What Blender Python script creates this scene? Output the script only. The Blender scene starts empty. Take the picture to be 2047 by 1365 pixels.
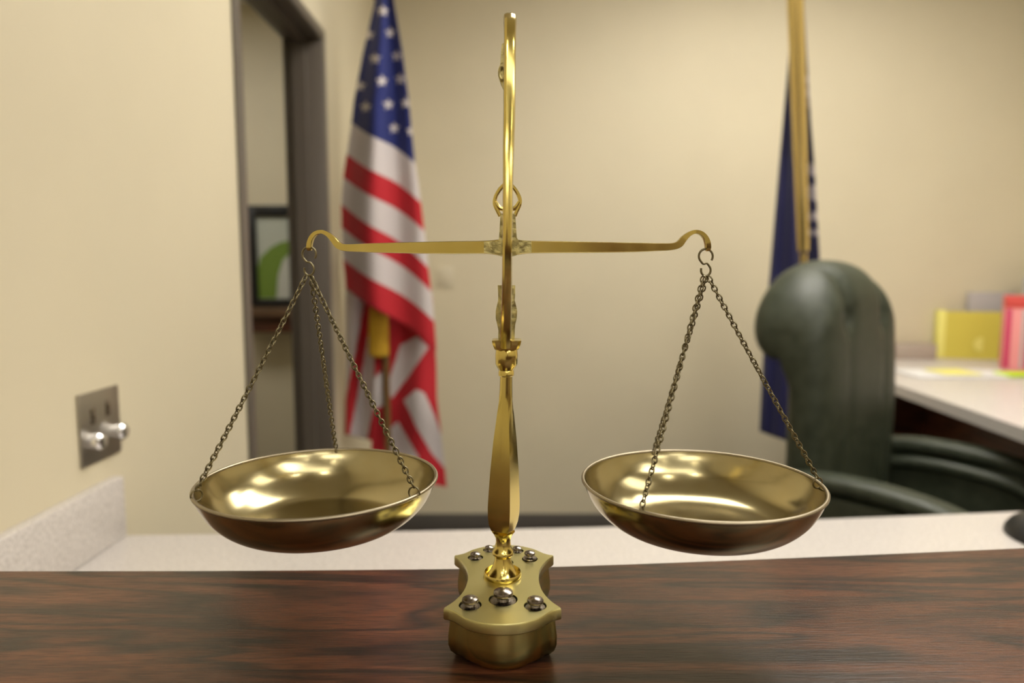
import bpy, bmesh, math, random
from mathutils import Vector, Matrix
random.seed(7)
S = bpy.context.scene
COL = S.collection
PI = math.pi

# ------------------------------------------------------------------ camera, world, lights, exposure
PITCH = math.radians(5.73)
CZ = 1.35
cam_d = bpy.data.cameras.new('camera'); cam = bpy.data.objects.new('camera', cam_d); COL.objects.link(cam)
cam.location = (0, 0, CZ); cam.rotation_euler = (PI/2 - PITCH, 0, 0)
cam_d.sensor_width = 36; cam_d.lens = 24.0; cam_d.clip_start = 0.01
cam_d.dof.use_dof = True; cam_d.dof.focus_distance = 0.392; cam_d.dof.aperture_fstop = 4.6
cam_d.dof.aperture_blades = 8
S.camera = cam
w = bpy.data.worlds.new('world'); S.world = w; w.use_nodes = True
w.node_tree.nodes['Background'].inputs[0].default_value = (1.0, 0.93, 0.8, 1)
w.node_tree.nodes['Background'].inputs[1].default_value = 0.15
S.view_settings.view_transform = 'Standard'; S.view_settings.look = 'None'
S.view_settings.gamma = 1; S.view_settings.use_curve_mapping = False
S.view_settings.exposure = 0.05
CEIL = 2.95
# fluorescent ceiling troffers: (x, y, power)
TROFFERS = [(0.70, 1.65, 48), (1.25, 2.35, 30), (1.75, 0.6, 14), (1.6, -0.9, 28), (0.5, -0.9, 10), (-0.05, -2.6, 24), (2.1, -2.9, 26), (0.9, -4.1, 30)]
# round recessed downlights over the courtroom side: (x, y)
DOWNLIGHTS = [(.0, -.5), (.75, -.25), (-.2, -1.7), (1.3, -1.9), (-.3, -3.4)]

# ------------------------------------------------------------------ helpers
F = 1365.0
def ray(px, py):
    a = (px-1023.5)/F; b = -(py-682.5)/F
    return Vector((a, math.cos(PITCH)+b*math.sin(PITCH), -math.sin(PITCH)+b*math.cos(PITCH)))
def at(px, py, Y):
    d = ray(px, py); t = Y/d.y
    return Vector((d.x*t, Y, CZ+d.z*t))
def on(px, py, z):
    d = ray(px, py); t = (z-CZ)/d.z
    return Vector((d.x*t, d.y*t, z))
def lerp(a, b, t): return a+(b-a)*t
def interp(tab, x):
    if x <= tab[0][0]: return tab[0][1]
    for (a, va), (b, vb) in zip(tab, tab[1:]):
        if x <= b: return va+(vb-va)*(x-a)/(b-a)
    return tab[-1][1]
def catmull(pts, n=8, closed=False):
    pts = [Vector(p) for p in pts]; out = []; m = len(pts)
    for i in range(m if closed else m-1):
        if closed: p0, p1, p2, p3 = pts[(i-1) % m], pts[i], pts[(i+1) % m], pts[(i+2) % m]
        else: p0, p1, p2, p3 = pts[max(i-1, 0)], pts[i], pts[i+1], pts[min(i+2, m-1)]
        for k in range(n):
            t = k/n
            out.append(0.5*((2*p1)+(-p0+p2)*t+(2*p0-5*p1+4*p2-p3)*t*t+(-p0+3*p1-3*p2+p3)*t**3))
    if not closed: out.append(pts[-1])
    return out

def finish(o, smooth=35):
    me = o.data
    bm = bmesh.new(); bm.from_mesh(me)
    bmesh.ops.recalc_face_normals(bm, faces=bm.faces)
    if smooth:
        th = math.radians(smooth)
        for f in bm.faces: f.smooth = True
        for e in bm.edges:
            if len(e.link_faces) == 2 and e.calc_face_angle(0) > th: e.smooth = False
    bm.to_mesh(me); bm.free()
def obj(name, bm, m, parent=None, base=None, smooth=35, kind=None):
    """link bm (world coordinates) as one mesh; base = world point used as its origin"""
    base = Vector(base) if base is not None else (Vector(parent['_w']) if parent is not None else Vector((0, 0, 0)))
    bmesh.ops.translate(bm, verts=bm.verts, vec=-base)
    me = bpy.data.meshes.new(name); bm.to_mesh(me); bm.free()
    o = bpy.data.objects.new(name, me); COL.objects.link(o)
    me.materials.append(m)
    finish(o, smooth)
    if parent is not None:
        o.parent = parent; o['_w'] = list(base); o.location = base-Vector(parent['_w'])
    else:
        o.location = base; o['_w'] = list(base)
    if kind: o['kind'] = kind
    return o
def tag(o, label, cat, group=None):
    o['label'] = label; o['category'] = cat
    if group: o['group'] = group
    return o
def thing(name, label, cat, loc, group=None):
    o = bpy.data.objects.new(name, None); COL.objects.link(o)
    o.empty_display_size = 0.05; o.location = loc; o['_w'] = list(loc)
    return tag(o, label, cat, group)

def box(bm, lo, hi, bevel=0, seg=2, M=None):
    g = bmesh.ops.create_cube(bm, size=1)['verts']
    s = [hi[i]-lo[i] for i in range(3)]; c = [(hi[i]+lo[i])/2 for i in range(3)]
    for v in g: v.co = Vector((v.co.x*s[0]+c[0], v.co.y*s[1]+c[1], v.co.z*s[2]+c[2]))
    if bevel:
        es = list({e for v in g for e in v.link_edges})
        r = bmesh.ops.bevel(bm, geom=es, offset=bevel, segments=seg, affect='EDGES', profile=0.5)
        g = list({v for f in r['faces'] for v in f.verts} | {v for v in g if v.is_valid})
    if M is not None:
        for v in g: v.co = M @ v.co
    return g
def bx(lo, hi, bevel=0, seg=2, M=None):
    bm = bmesh.new(); box(bm, lo, hi, bevel, seg, M); return bm
def loft(bm, rings, cap=True, closed=True):
    V = [[bm.verts.new(p) for p in r] for r in rings]
    n = len(rings[0])
    for a, b in zip(V, V[1:]):
        for i in range(n if closed else n-1):
            j = (i+1) % n
            bm.faces.new((a[i], a[j], b[j], b[i]))
    if cap and closed:
        bm.faces.new(V[0][::-1]); bm.faces.new(V[-1])
    return V
def lathe(bm, prof, c, n=48, cap=True, axis=None):
    """prof: (r, z) ; c: centre (or function z->(x,y))"""
    rings = []
    for r, z in prof:
        cx, cy = (axis(z) if axis else (c[0], c[1])); z0 = 0 if axis else c[2]
        rings.append([Vector((cx+r*math.cos(2*PI*i/n), cy+r*math.sin(2*PI*i/n), z0+z)) for i in range(n)])
    return loft(bm, rings, cap)
def tube(bm, pts, r, n=8, closed=False, cap=True):
    pts = [Vector(p) for p in pts]; m = len(pts)
    rs = r if isinstance(r, (list, tuple)) else [r]*m
    rings = []; up = None
    for i in range(m):
        if closed: t = pts[(i+1) % m]-pts[(i-1) % m]
        else: t = pts[min(i+1, m-1)]-pts[max(i-1, 0)]
        t.normalize()
        if up is None:
            up = Vector((0, 0, 1)) if abs(t.z) < .9 else Vector((0, 1, 0))
        u = (up-t*up.dot(t)).normalized(); v = t.cross(u); up = u
        rings.append([pts[i]+(u*math.cos(2*PI*k/n)+v*math.sin(2*PI*k/n))*rs[i] for k in range(n)])
    V = loft(bm, rings, cap and not closed)
    if closed:
        a, b = V[-1], V[0]
        # match twist
        best = min(range(n), key=lambda s: (a[0].co-b[s].co).length)
        for i in range(n):
            bm.faces.new((a[i], a[(i+1) % n], b[(i+1+best) % n], b[(i+best) % n]))
def blob(bm, c, r, u=24, v=12):
    g = bmesh.ops.create_uvsphere(bm, u_segments=u, v_segments=v, radius=1)['verts']
    for p in g: p.co = Vector((c[0]+p.co.x*r[0], c[1]+p.co.y*r[1], c[2]+p.co.z*r[2]))
    return g

# ------------------------------------------------------------------ materials
def mat(name, col, rough=.5, metal=0, spec=.5, coat=0):
    m = bpy.data.materials.new(name); m.use_nodes = True
    b = m.node_tree.nodes['Principled BSDF']
    b.inputs['Base Color'].default_value = (*col, 1); b.inputs['Roughness'].default_value = rough
    b.inputs['Metallic'].default_value = metal; b.inputs['Specular IOR Level'].default_value = spec
    b.inputs['Coat Weight'].default_value = coat; b.inputs['Coat Roughness'].default_value = .1
    return m
def nd(m, t, **k):
    n = m.node_tree.nodes.new(t)
    for a, v in k.items(): setattr(n, a, v)
    return n
def noise_mix(m, c1, c2, scale, lo=.4, hi=.6, stretch=(1, 1, 1), rough=None, bump=0, detail=4, dist=0):
    nt = m.node_tree; L = nt.links; b = nt.nodes['Principled BSDF']
    tc = nd(m, 'ShaderNodeTexCoord'); mp = nd(m, 'ShaderNodeMapping'); mp.inputs['Scale'].default_value = stretch
    L.new(tc.outputs['Object'], mp.inputs[0])
    nz = nd(m, 'ShaderNodeTexNoise'); nz.inputs['Scale'].default_value = scale; nz.inputs['Detail'].default_value = detail
    nz.inputs['Distortion'].default_value = dist
    L.new(mp.outputs[0], nz.inputs[0])
    r = nd(m, 'ShaderNodeValToRGB'); r.color_ramp.elements[0].position = lo; r.color_ramp.elements[1].position = hi
    r.color_ramp.elements[0].color = (*c1, 1); r.color_ramp.elements[1].color = (*c2, 1)
    L.new(nz.outputs[0], r.inputs[0]); L.new(r.outputs[0], b.inputs['Base Color'])
    if rough:
        mr = nd(m, 'ShaderNodeMapRange'); mr.inputs[1].default_value = lo; mr.inputs[2].default_value = hi
        mr.inputs[3].default_value = rough[0]; mr.inputs[4].default_value = rough[1]
        L.new(nz.outputs[0], mr.inputs[0]); L.new(mr.outputs[0], b.inputs['Roughness'])
    if bump:
        bp = nd(m, 'ShaderNodeBump'); bp.inputs['Strength'].default_value = bump; bp.inputs['Distance'].default_value = .001
        L.new(nz.outputs[0], bp.inputs['Height']); L.new(bp.outputs[0], b.inputs['Normal'])
    return m
WALLC = (.65, .585, .43)
# walls
m_wall = noise_mix(mat('painted_wall', WALLC, .55, spec=.3), tuple(c*.985 for c in WALLC), tuple(c*1.01 for c in WALLC), 3, bump=.02)
m_ceil = mat('ceiling_tile', (.75, .73, .68), .9)
m_floor = noise_mix(mat('carpet', (.10, .09, .075), .95), (.08, .07, .06), (.14, .12, .10), 120)
m_base = mat('vinyl_base', (.10, .09, .08), .5)
m_frame = mat('door_frame_paint', (.125, .105, .085), .4)
m_counter = noise_mix(mat('speckled_solid_surface', (.6, .55, .5), .35), (.50, .465, .44), (.66, .62, .59), 260, .42, .55, detail=6)
m_wooddark = noise_mix(mat('dark_wood', (.10, .035, .02), .35), (.05, .018, .010), (.13, .045, .022), 8, stretch=(1, 1, 12))
m_brass = noise_mix(mat('polished_brass', (.68, .54, .16), .16, 1), (.66, .52, .15), (.72, .58, .19), 60, .3, .7, rough=(.14, .2))
m_brass_satin = noise_mix(mat('satin_brass', (.60, .55, .24), .3, 1), (.58, .53, .23), (.65, .59, .28), 30, .2, .8, rough=(.27, .33))
m_brass_body = mat('buffed_brass', (.48, .41, .15), .2, 1)
m_brass_cast = noise_mix(mat('cast_brass', (.42, .35, .14), .35, 1), (.34, .30, .14), (.62, .54, .24), 300, .35, .65, rough=(.3, .5), bump=.6)
m_pan = noise_mix(mat('aged_brass', (.40, .33, .17), .22, 1), (.38, .31, .15), (.45, .39, .22), 22, .3, .7, rough=(.15, .22), detail=8, dist=.4)
m_rim = mat('worn_rim_brass', (.36, .31, .22), .38, 1)
m_chain = mat('antique_brass_wire', (.19, .16, .09), .38, 1)
m_weight = noise_mix(mat('tarnished_weight_metal', (.3, .26, .22), .25, 1), (.20, .17, .145), (.30, .27, .24), 150, rough=(.18, .30))
m_hole = mat('dark_recess', (.06, .05, .04), .7, 1)
m_steel = mat('brushed_steel', (.42, .39, .34), .42, 1)
m_chrome = mat('bright_metal', (.85, .85, .88), .15, 1)
m_leather = noise_mix(mat('green_leather', (.02, .035, .022), .48), (.025, .032, .018), (.038, .046, .028), 30, bump=.1, rough=(.46, .56))
m_black = mat('black_plastic', (.012, .012, .012), .4)
m_gold = mat('gold_pole', (.90, .70, .28), .2, .95)
m_polew = mat('brown_pole_wood', (.16, .09, .03), .35)
m_tassel = noise_mix(mat('gold_thread', (.5, .28, .01), .8), (.42, .23, .01), (.60, .36, .02), 60, stretch=(8, 8, .4))
m_paper = mat('white_paper', (.75, .74, .74), .7)
m_greyp = mat('grey_paper', (.45, .42, .42), .7)
m_yel = mat('yellow_card', (.66, .58, .09), .6)
m_yelp = mat('pale_yellow_paper', (.85, .80, .22), .6)
m_pink = mat('pink_card', (.80, .30, .30), .6)
m_red = mat('red_card', (.62, .07, .06), .5)
m_mag = mat('crimson_card', (.55, .04, .12), .5)
m_neon = mat('neon_green', (.55, .75, .01), .5)
m_switch = mat('cream_plastic', (.62, .56, .42), .4)

# wood ledge
m_wood = mat('stained_oak', (.1, .04, .02), .3, spec=.4, coat=.08)
def build_wood(m):
    nt = m.node_tree; L = nt.links; b = nt.nodes['Principled BSDF']
    tc = nd(m, 'ShaderNodeTexCoord')
    # warped cathedral grain
    mp = nd(m, 'ShaderNodeMapping'); mp.inputs['Scale'].default_value = (1.3, 9, 5); L.new(tc.outputs['Object'], mp.inputs[0])
    n1 = nd(m, 'ShaderNodeTexNoise'); n1.inputs['Scale'].default_value = 2.2; n1.inputs['Detail'].default_value = 3; n1.inputs['Distortion'].default_value = .6
    L.new(mp.outputs[0], n1.inputs[0])
    mul = nd(m, 'ShaderNodeMath', operation='MULTIPLY'); mul.inputs[1].default_value = 7; L.new(n1.outputs[0], mul.inputs[0])
    fr = nd(m, 'ShaderNodeMath', operation='PINGPONG'); fr.inputs[1].default_value = .5; L.new(mul.outputs[0], fr.inputs[0])
    r1 = nd(m, 'ShaderNodeValToRGB'); r1.color_ramp.elements[0].position = .02; r1.color_ramp.elements[1].position = .34
    r1.color_ramp.elements[0].color = (.022, .010, .008, 1); r1.color_ramp.elements[1].color = (.125, .044, .021, 1)
    L.new(fr.outputs[0], r1.inputs[0])
    # fine pores
    mp2 = nd(m, 'ShaderNodeMapping'); mp2.inputs['Scale'].default_value = (22, 330, 60); L.new(tc.outputs['Object'], mp2.inputs[0])
    n2 = nd(m, 'ShaderNodeTexNoise'); n2.inputs['Scale'].default_value = 3; n2.inputs['Detail'].default_value = 5; L.new(mp2.outputs[0], n2.inputs[0])
    r2 = nd(m, 'ShaderNodeValToRGB'); r2.color_ramp.elements[0].position = .38; r2.color_ramp.elements[1].position = .54
    r2.color_ramp.elements[0].color = (.34, .32, .32, 1); r2.color_ramp.elements[1].color = (1, 1, 1, 1)
    L.new(n2.outputs[0], r2.inputs[0])
    mx = nd(m, 'ShaderNodeMix', data_type='RGBA', blend_type='MULTIPLY'); mx.inputs[0].default_value = .8
    L.new(r1.outputs[0], mx.inputs[6]); L.new(r2.outputs[0], mx.inputs[7])
    # broad patches
    n3 = nd(m, 'ShaderNodeTexNoise'); n3.inputs['Scale'].default_value = 5; L.new(mp.outputs[0], n3.inputs[0])
    r3 = nd(m, 'ShaderNodeValToRGB'); r3.color_ramp.elements[0].position = .3; r3.color_ramp.elements[1].position = .7
    r3.color_ramp.elements[0].color = (.6, .55, .55, 1); r3.color_ramp.elements[1].color = (1.15, 1.1, 1.0, 1); L.new(n3.outputs[0], r3.inputs[0])
    m2 = nd(m, 'ShaderNodeMix', data_type='RGBA', blend_type='MULTIPLY'); m2.inputs[0].default_value = 1
    L.new(mx.outputs[2], m2.inputs[6]); L.new(r3.outputs[0], m2.inputs[7]); L.new(m2.outputs[2], b.inputs['Base Color'])
    bp = nd(m, 'ShaderNodeBump'); bp.inputs['Strength'].default_value = .35; bp.inputs['Distance'].default_value = .0006
    L.new(n2.outputs[0], bp.inputs['Height']); L.new(bp.outputs[0], b.inputs['Normal'])
    mr = nd(m, 'ShaderNodeMapRange'); mr.inputs[3].default_value = .42; mr.inputs[4].default_value = .24
    L.new(n2.outputs[0], mr.inputs[0]); L.new(mr.outputs[0], b.inputs['Roughness'])
build_wood(m_wood)

def emis(name, col, st):
    m = bpy.data.materials.new(name); m.use_nodes = True; nt = m.node_tree; nt.nodes.clear()
    e = nt.nodes.new('ShaderNodeEmission'); e.inputs[0].default_value = (*col, 1); e.inputs[1].default_value = st
    o = nt.nodes.new('ShaderNodeOutputMaterial'); nt.links.new(e.outputs[0], o.inputs[0]); return m
def attr_mat(name, rough=.75):
    m = mat(name, (1, 1, 1), rough, spec=.2); b = m.node_tree.nodes['Principled BSDF']
    a = nd(m, 'ShaderNodeAttribute', attribute_name='dye'); m.node_tree.links.new(a.outputs['Color'], b.inputs['Base Color'])
    b.inputs['Sheen Weight'].default_value = .15
    return m

# ------------------------------------------------------------------ room shell
LX = -0.646; RX = 2.75; BY = 3.45; FY = -5.0
DY0, DY1, DZ = 1.66, 2.405, 2.15       # doorway in the left wall
WT = .125
def st(name, lo, hi, m, bevel=0): return obj(name, bx(lo, hi, bevel), m, kind='structure')
st('floor', (-3.2, FY-.1, -.1), (RX+.1, 4.9, 0), m_floor)
st('ceiling', (-3.2, FY-.1, CEIL), (RX+.1, 4.9, CEIL+.1), m_ceil)
bm = bmesh.new()
box(bm, (LX-WT, FY, 0), (LX, DY0, CEIL)); box(bm, (LX-WT, DY1, 0), (LX, BY, CEIL)); box(bm, (LX-WT, DY0, DZ), (LX, DY1, CEIL))
obj('wall_left', bm, m_wall, kind='structure')
st('wall_back', (LX-WT, BY, 0), (RX+.1, BY+.1, CEIL), m_wall)
st('wall_right', (RX, FY, 0), (RX+.1, BY, CEIL), m_wall)
st('wall_front', (LX-WT, FY-.1, 0), (RX+.1, FY, CEIL), m_wall)
st('baseboard_back', (LX, BY-.012, 0), (RX, BY, .105), m_base, .003)
st('baseboard_left', (LX, DY1+.03, 0), (LX+.012, BY-.012, .105), m_base, .003)
# dark wood wainscot and an added dark door at the far end of the courtroom behind the camera
st('trim_1', (LX, FY, 0), (RX, FY+.03, 1.05), m_wooddark)
st('trim_for_reflection', (RX-.03, FY+.03, 0), (RX, 1.0, 1.05), m_wooddark)  # unseen side paneling, added to darken reflections in the brass column
d = st('door_for_reflection', (.6, FY+.031, 0), (1.5, FY+.07, 2.1), m_wooddark, .005)  # unseen slab, added to give the brass base a dark reflection
# side room seen through the doorway
OB = 4.25
st('wall_side_room_back', (-3.1, OB, 0), (LX-WT, OB+.1, CEIL), m_wall)
st('wall_side_room_left', (-3.2, 0, 0), (-3.1, OB+.1, CEIL), m_wall)
st('wall_side_room_front', (-3.1, 0, 0), (LX-WT, .1, CEIL), m_wall)
st('wall_side_room_right', (LX-WT, BY+.1, 0), (LX, OB+.1, CEIL), m_wall)
# metal door frame
dr = obj('door_1', bx((LX-WT-.004, DY1-.015, 0), (LX+.006, DY1, DZ), .002), m_frame, base=(LX, DY1, 0), kind='structure')
dr['_w'] = [LX, DY1, 0]
bm = bmesh.new()
box(bm, (LX-WT-.004, DY0, 0), (LX+.006, DY0+.015, DZ), .002)
box(bm, (LX-WT-.004, DY0+.015, DZ-.015), (LX+.006, DY1-.015, DZ), .002)
box(bm, (LX, DY0-.024, 0), (LX+.008, DY0+.016, DZ+.02), .002)
box(bm, (LX, DY1-.012, 0), (LX+.008, DY1+.02, DZ+.02), .002)
box(bm, (LX, DY0+.016, DZ-.012), (LX+.008, DY1-.012, DZ+.02), .002)
obj('frame', bm, m_frame, dr)
bm = bmesh.new()
box(bm, (LX-.095, DY1-.030, 0), (LX-.05, DY1-.015, DZ-.03)); box(bm, (LX-.095, DY0+.015, 0), (LX-.05, DY0+.03, DZ-.03))
box(bm, (LX-.095, DY0+.015, DZ-.03), (LX-.05, DY1-.015, DZ-.015))
obj('door_stop', bm, m_frame, dr)

# ------------------------------------------------------------------ ceiling lights
m_diff = {}
def troffer(x, y, wt, label, z=CEIL, grp='ceiling troffer lights'):
    t = thing('ceiling_light', label, 'ceiling light', (x, y, z), grp)
    a, b = .6, .3
    bm = bmesh.new()
    for lo, hi in (((-a-.02, -b-.02), (a+.02, -b)), ((-a-.02, b), (a+.02, b+.02)), ((-a-.02, -b), (-a, b)), ((a, -b), (a+.02, b))):
        box(bm, (x+lo[0], y+lo[1], z-.03), (x+hi[0], y+hi[1], z-.001))
    obj('frame', bm, m_paper, t)
    if wt not in m_diff: m_diff[wt] = emis('lamp_diffuser_%d' % wt, (1.0, .95, .86), wt/(2.0*PI*1.2*.6)*1.55)
    obj('diffuser', bx((x-a, y-b, z-.02), (x+a, y+b, z-.008)), m_diff[wt], t)
TL = ['ceiling light over the middle of the white counter', 'ceiling light over the green chair', 'ceiling light over the right end of the bench', 'ceiling light over the near right of the courtroom', 'ceiling light over the near middle of the courtroom',
      'ceiling light at far left of courtroom', 'ceiling light at far right of courtroom', 'ceiling light before the rear courtroom wall']
for (x, y, p), l in zip(TROFFERS, TL): troffer(x, y, p, l)
troffer(-1.9, 2.9, 30, 'ceiling light in the side room beyond the doorway')
DL = ['small round ceiling downlight nearest the brass scale', 'small round downlight right of the scale', 'small round downlight second along the left wall', 'small round downlight amid the courtroom', 'small round downlight farthest along the left wall']
m_dl = emis('downlight_lens', (1.0, .93, .8), 60)
for (x, y), l in zip(DOWNLIGHTS, DL):
    t = thing('downlight', l, 'downlight', (x, y, CEIL), 'recessed downlights')
    bm = bmesh.new(); lathe(bm, [(.052, -.012), (.07, -.012), (.075, -.001), (.052, -.001)], (x, y, CEIL), 32, cap=False); obj('trim_ring', bm, m_paper, t)
    bm = bmesh.new(); lathe(bm, [(.05, -.008), (.05, -.002)], (x, y, CEIL), 32); obj('lens', bm, m_dl, t)

# ------------------------------------------------------------------ bench: wood ledge, riser, counter, backsplash
WZ = 1.1454; KZ = .925
edge = [on(x, y, WZ) for x, y in ((-250, 1137), (0, 1137), (400, 1136.5), (700, 1134.5), (900, 1132.5), (1100, 1128.5), (1400, 1118), (1700, 1106), (2047, 1091), (2400, 1074))]
edge = [Vector((LX, edge[0].y, WZ))]+[e for e in edge if e.x > LX+.02]
far = catmull(edge, 6)
dirn = (far[-1]-far[-2]).normalized(); far.append(far[-1]+dirn*.5)
near = [Vector((p.x*1.0, p.y-.62, WZ)) for p in far]
def slab(outer, inner, z0, z1, b=.004):
    bm = bmesh.new(); rings = []
    for p, q in zip(outer, inner):
        u = (q-p).normalized()*b
        pr = [(p, z0), (p, z1-b), (p+u*.3, z1-b*.3), (p+u, z1), (q-u, z1), (q-u*.3, z1-b*.3), (q, z1-b), (q, z0)]
        rings.append([Vector((a.x, a.y, z)) for a, z in pr])
    loft(bm, rings); return bm
ledge = obj('wooden_ledge', slab(far, near, WZ-.035, WZ), m_wood, base=(0, 0, WZ-.035))
tag(ledge, 'glossy dark stained oak ledge across the foreground under the brass scale', 'bench top')
def shift(ps, d): return [Vector((p.x, p.y+d, p.z)) for p in ps]
ris = obj('bench_panel', slab(shift(far, -.03), shift(far, -.055), 0, WZ-.035, .001), m_wooddark, base=(0, 0, 0))
tag(ris, 'dark wood bench panel carrying the oak ledge', 'bench')
cf = [on(x, y, KZ) for x, y in ((265, 1068), (400, 1065.5), (620, 1062.5), (850, 1059), (1050, 1055), (1250, 1050), (1640, 1036), (2047, 1020), (2300, 1009))]
cf = catmull([Vector((LX+.001, cf[0].y, KZ))]+cf[1:], 6)
cn = []
for p in cf:
    cn.append(Vector((p.x, interp([(q.x, q.y) for q in far], p.x)-.0285, KZ)))
ctr = obj('white_counter', slab(cf, cn, KZ-.035, KZ, .005), m_counter, base=(0, 0, KZ-.035))
tag(ctr, 'pale speckled counter running behind and below the dark oak ledge', 'counter')
tag(obj('backsplash', bx((LX+.0005, cn[0].y+.004, KZ+.0005), (LX+.02, cf[0].y-.004, KZ+.1), .003), m_counter, base=(LX, .9, KZ)),
    'low speckled backsplash strip on left wall above the white counter', 'backsplash')
for x, l in ((-.60, 'dark wood support under the counter at the left wall'), (.2, 'dark wood support under the middle of the counter'), (1.15, 'dark wood support under the right end of the counter')):
    yn = interp([(q.x, q.y) for q in cn], x)
    tag(obj('counter_support', bx((x, yn+.01, 0), (x+.03, yn+.5, KZ-.0355)), m_wooddark, base=(x, yn, 0)), l, 'support', 'supports under the white counter')

# steel outlet plate with two metal knobs on the left wall
def onwall(px, py, X=LX):
    d = ray(px, py); t = X/d.x; return Vector((X, d.y*t, CZ+d.z*t))
a = onwall(150, 789); b = onwall(233, 905); zc = (a.z+onwall(158, 937).z)/2
y0, y1 = a.y, onwall(231, 770).y; z1 = (a.z+onwall(231, 770).z)/2; z0 = (onwall(160, 936).z+b.z)/2
pl = thing('wall_plate', 'brushed steel wall plate with two bright metal knobs above the backsplash', 'wall plate', (LX, (y0+y1)/2, z0))
obj('plate', bx((LX+.0005, y0, z0), (LX+.004, y1, z1), .001), m_steel, pl)
for px, py in ((176, 882), (222, 862)):
    c = onwall(px, py); bm = bmesh.new()
    prof = [(.011, .0035), (.011, .010), (.013, .012), (.0135, .020), (.010, .024), (.001, .0255)]
    rings = [[Vector((LX+h, c.y+r*math.cos(2*PI*i/20), c.z+r*math.sin(2*PI*i/20))) for i in range(20)] for r, h in prof]
    loft(bm, rings); obj('knob', bm, m_chrome, pl)
for px, py in ((180, 832), (210, 815)):
    c = onwall(px, py)
    obj('slot', bx((LX+.0035, c.y-.006, c.z-.012), (LX+.0046, c.y+.006, c.z+.012), .0004), m_weight, pl)

# cream switch plate on the back wall
a = at(872, 533, BY-.0005); b = at(906, 575, BY-.0005)
sw = thing('light_switch', 'cream light switch plate on the back wall beside the striped flag', 'light switch', (a.x, BY, b.z))
obj('plate', bx((a.x, BY-.007, b.z), (b.x, BY-.0005, a.z), .002), m_switch, sw)
xm, zm = (a.x+b.x)/2, (a.z+b.z)/2
obj('toggle', bx((xm-.006, BY-.016, zm-.012), (xm+.006, BY-.0065, zm+.012), .002), m_switch, sw)

# ------------------------------------------------------------------ side room: framed plant picture on a ledge
Yp = OB-.002
a = at(494, 411, Yp); b = at(598, 612, Yp)
fr = thing('picture_frame', 'dark framed green plant picture hanging seen through the doorway', 'picture', (a.x, Yp, b.z))
tk = .03*1.9
bm = bmesh.new()
ix0 = at(513, 430, Yp).x; iz1 = at(513, 434, Yp).z; iz0 = at(513, 597, Yp).z
box(bm, (a.x, Yp-.03, b.z), (ix0, Yp, a.z), .003); box(bm, (b.x-.045, Yp-.03, b.z), (b.x, Yp, a.z), .003)
box(bm, (ix0, Yp-.03, iz1), (b.x-.045, Yp, a.z), .003); box(bm, (ix0, Yp-.03, b.z), (b.x-.045, Yp, iz0), .003)
obj('frame', bm, m_black, fr)
m_pic = mat('leafy_print', (.5, .5, .45), .25)
obj('print', bx((ix0, Yp-.012, iz0), (b.x-.045, Yp-.002, iz1)), mat('pale_print', (.50, .53, .46), .3), fr)
gm = mat('leaf_green', (.16, .26, .035), .5)
# plant shape of the print, a raised leafy outline in the picture
bm = bmesh.new()
pts = [(514, 596), (513, 545), (520, 515), (540, 495), (560, 484), (585, 480), (585, 500), (565, 520), (556, 550), (552, 596)]
ring = [at(x, y, Yp-.014) for x, y in pts]
loft(bm, [ring, [p+Vector((0, .001, 0)) for p in ring]]); obj('leaf', bm, gm, fr)
bm = bmesh.new(); ring = [at(x, y, Yp-.014) for x, y in ((560, 596), (556, 550), (566, 522), (580, 515), (585, 596))]
loft(bm, [ring, [p+Vector((0, .001, 0)) for p in ring]]); obj('leaf', bm, mat('pale_leaf', (.55, .56, .50), .5), fr)
a = at(470, 617, OB-.2); b = at(640, 634, OB-.2)
sh = thing('wood_shelf', 'brown wooden shelf under the plant picture beyond the doorway', 'shelf', (a.x, OB, b.z))
obj('shelf_board', bx((a.x, OB-.2, b.z), (b.x, OB-.001, a.z), .003), noise_mix(mat('brown_shelf', (.13, .07, .04), .4), (.10, .055, .03), (.15, .085, .045), 9), sh)
c = at(470, 664, OB-.17)
obj('apron', bx((a.x+.01, OB-.17, c.z), (b.x-.01, OB-.001, b.z-.0005), .002), m_wooddark, sh)

# ------------------------------------------------------------------ flags
NAVY = (.018, .026, .14); FRED = (.46, .018, .028); FWHITE = (.56, .51, .51)
def star_dist(x, y, cx, cy, R=12.5):
    dx, dy = x-cx, y-cy; r = math.hypot(dx, dy)
    a = (math.atan2(dx, -dy)+2*PI) % (2*PI/5)
    a = min(a, 2*PI/5-a); ro = R; ri = R*.45
    # edge between (ro,0) and (ri,PI/5)
    p = Vector((ro, 0)); q = Vector((ri*math.cos(PI/5), ri*math.sin(PI/5)))
    pt = Vector((r*math.cos(a), r*math.sin(a)))
    e = q-p; return e.x*(pt.y-p.y)-e.y*(pt.x-p.x) > 0
def inpoly(x, y, P):
    c = False; j = len(P)-1
    for i in range(len(P)):
        if (P[i][1] > y) != (P[j][1] > y) and x < (P[j][0]-P[i][0])*(y-P[i][1])/(P[j][1]-P[i][1])+P[i][0]: c = not c
        j = i
    return c
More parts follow.
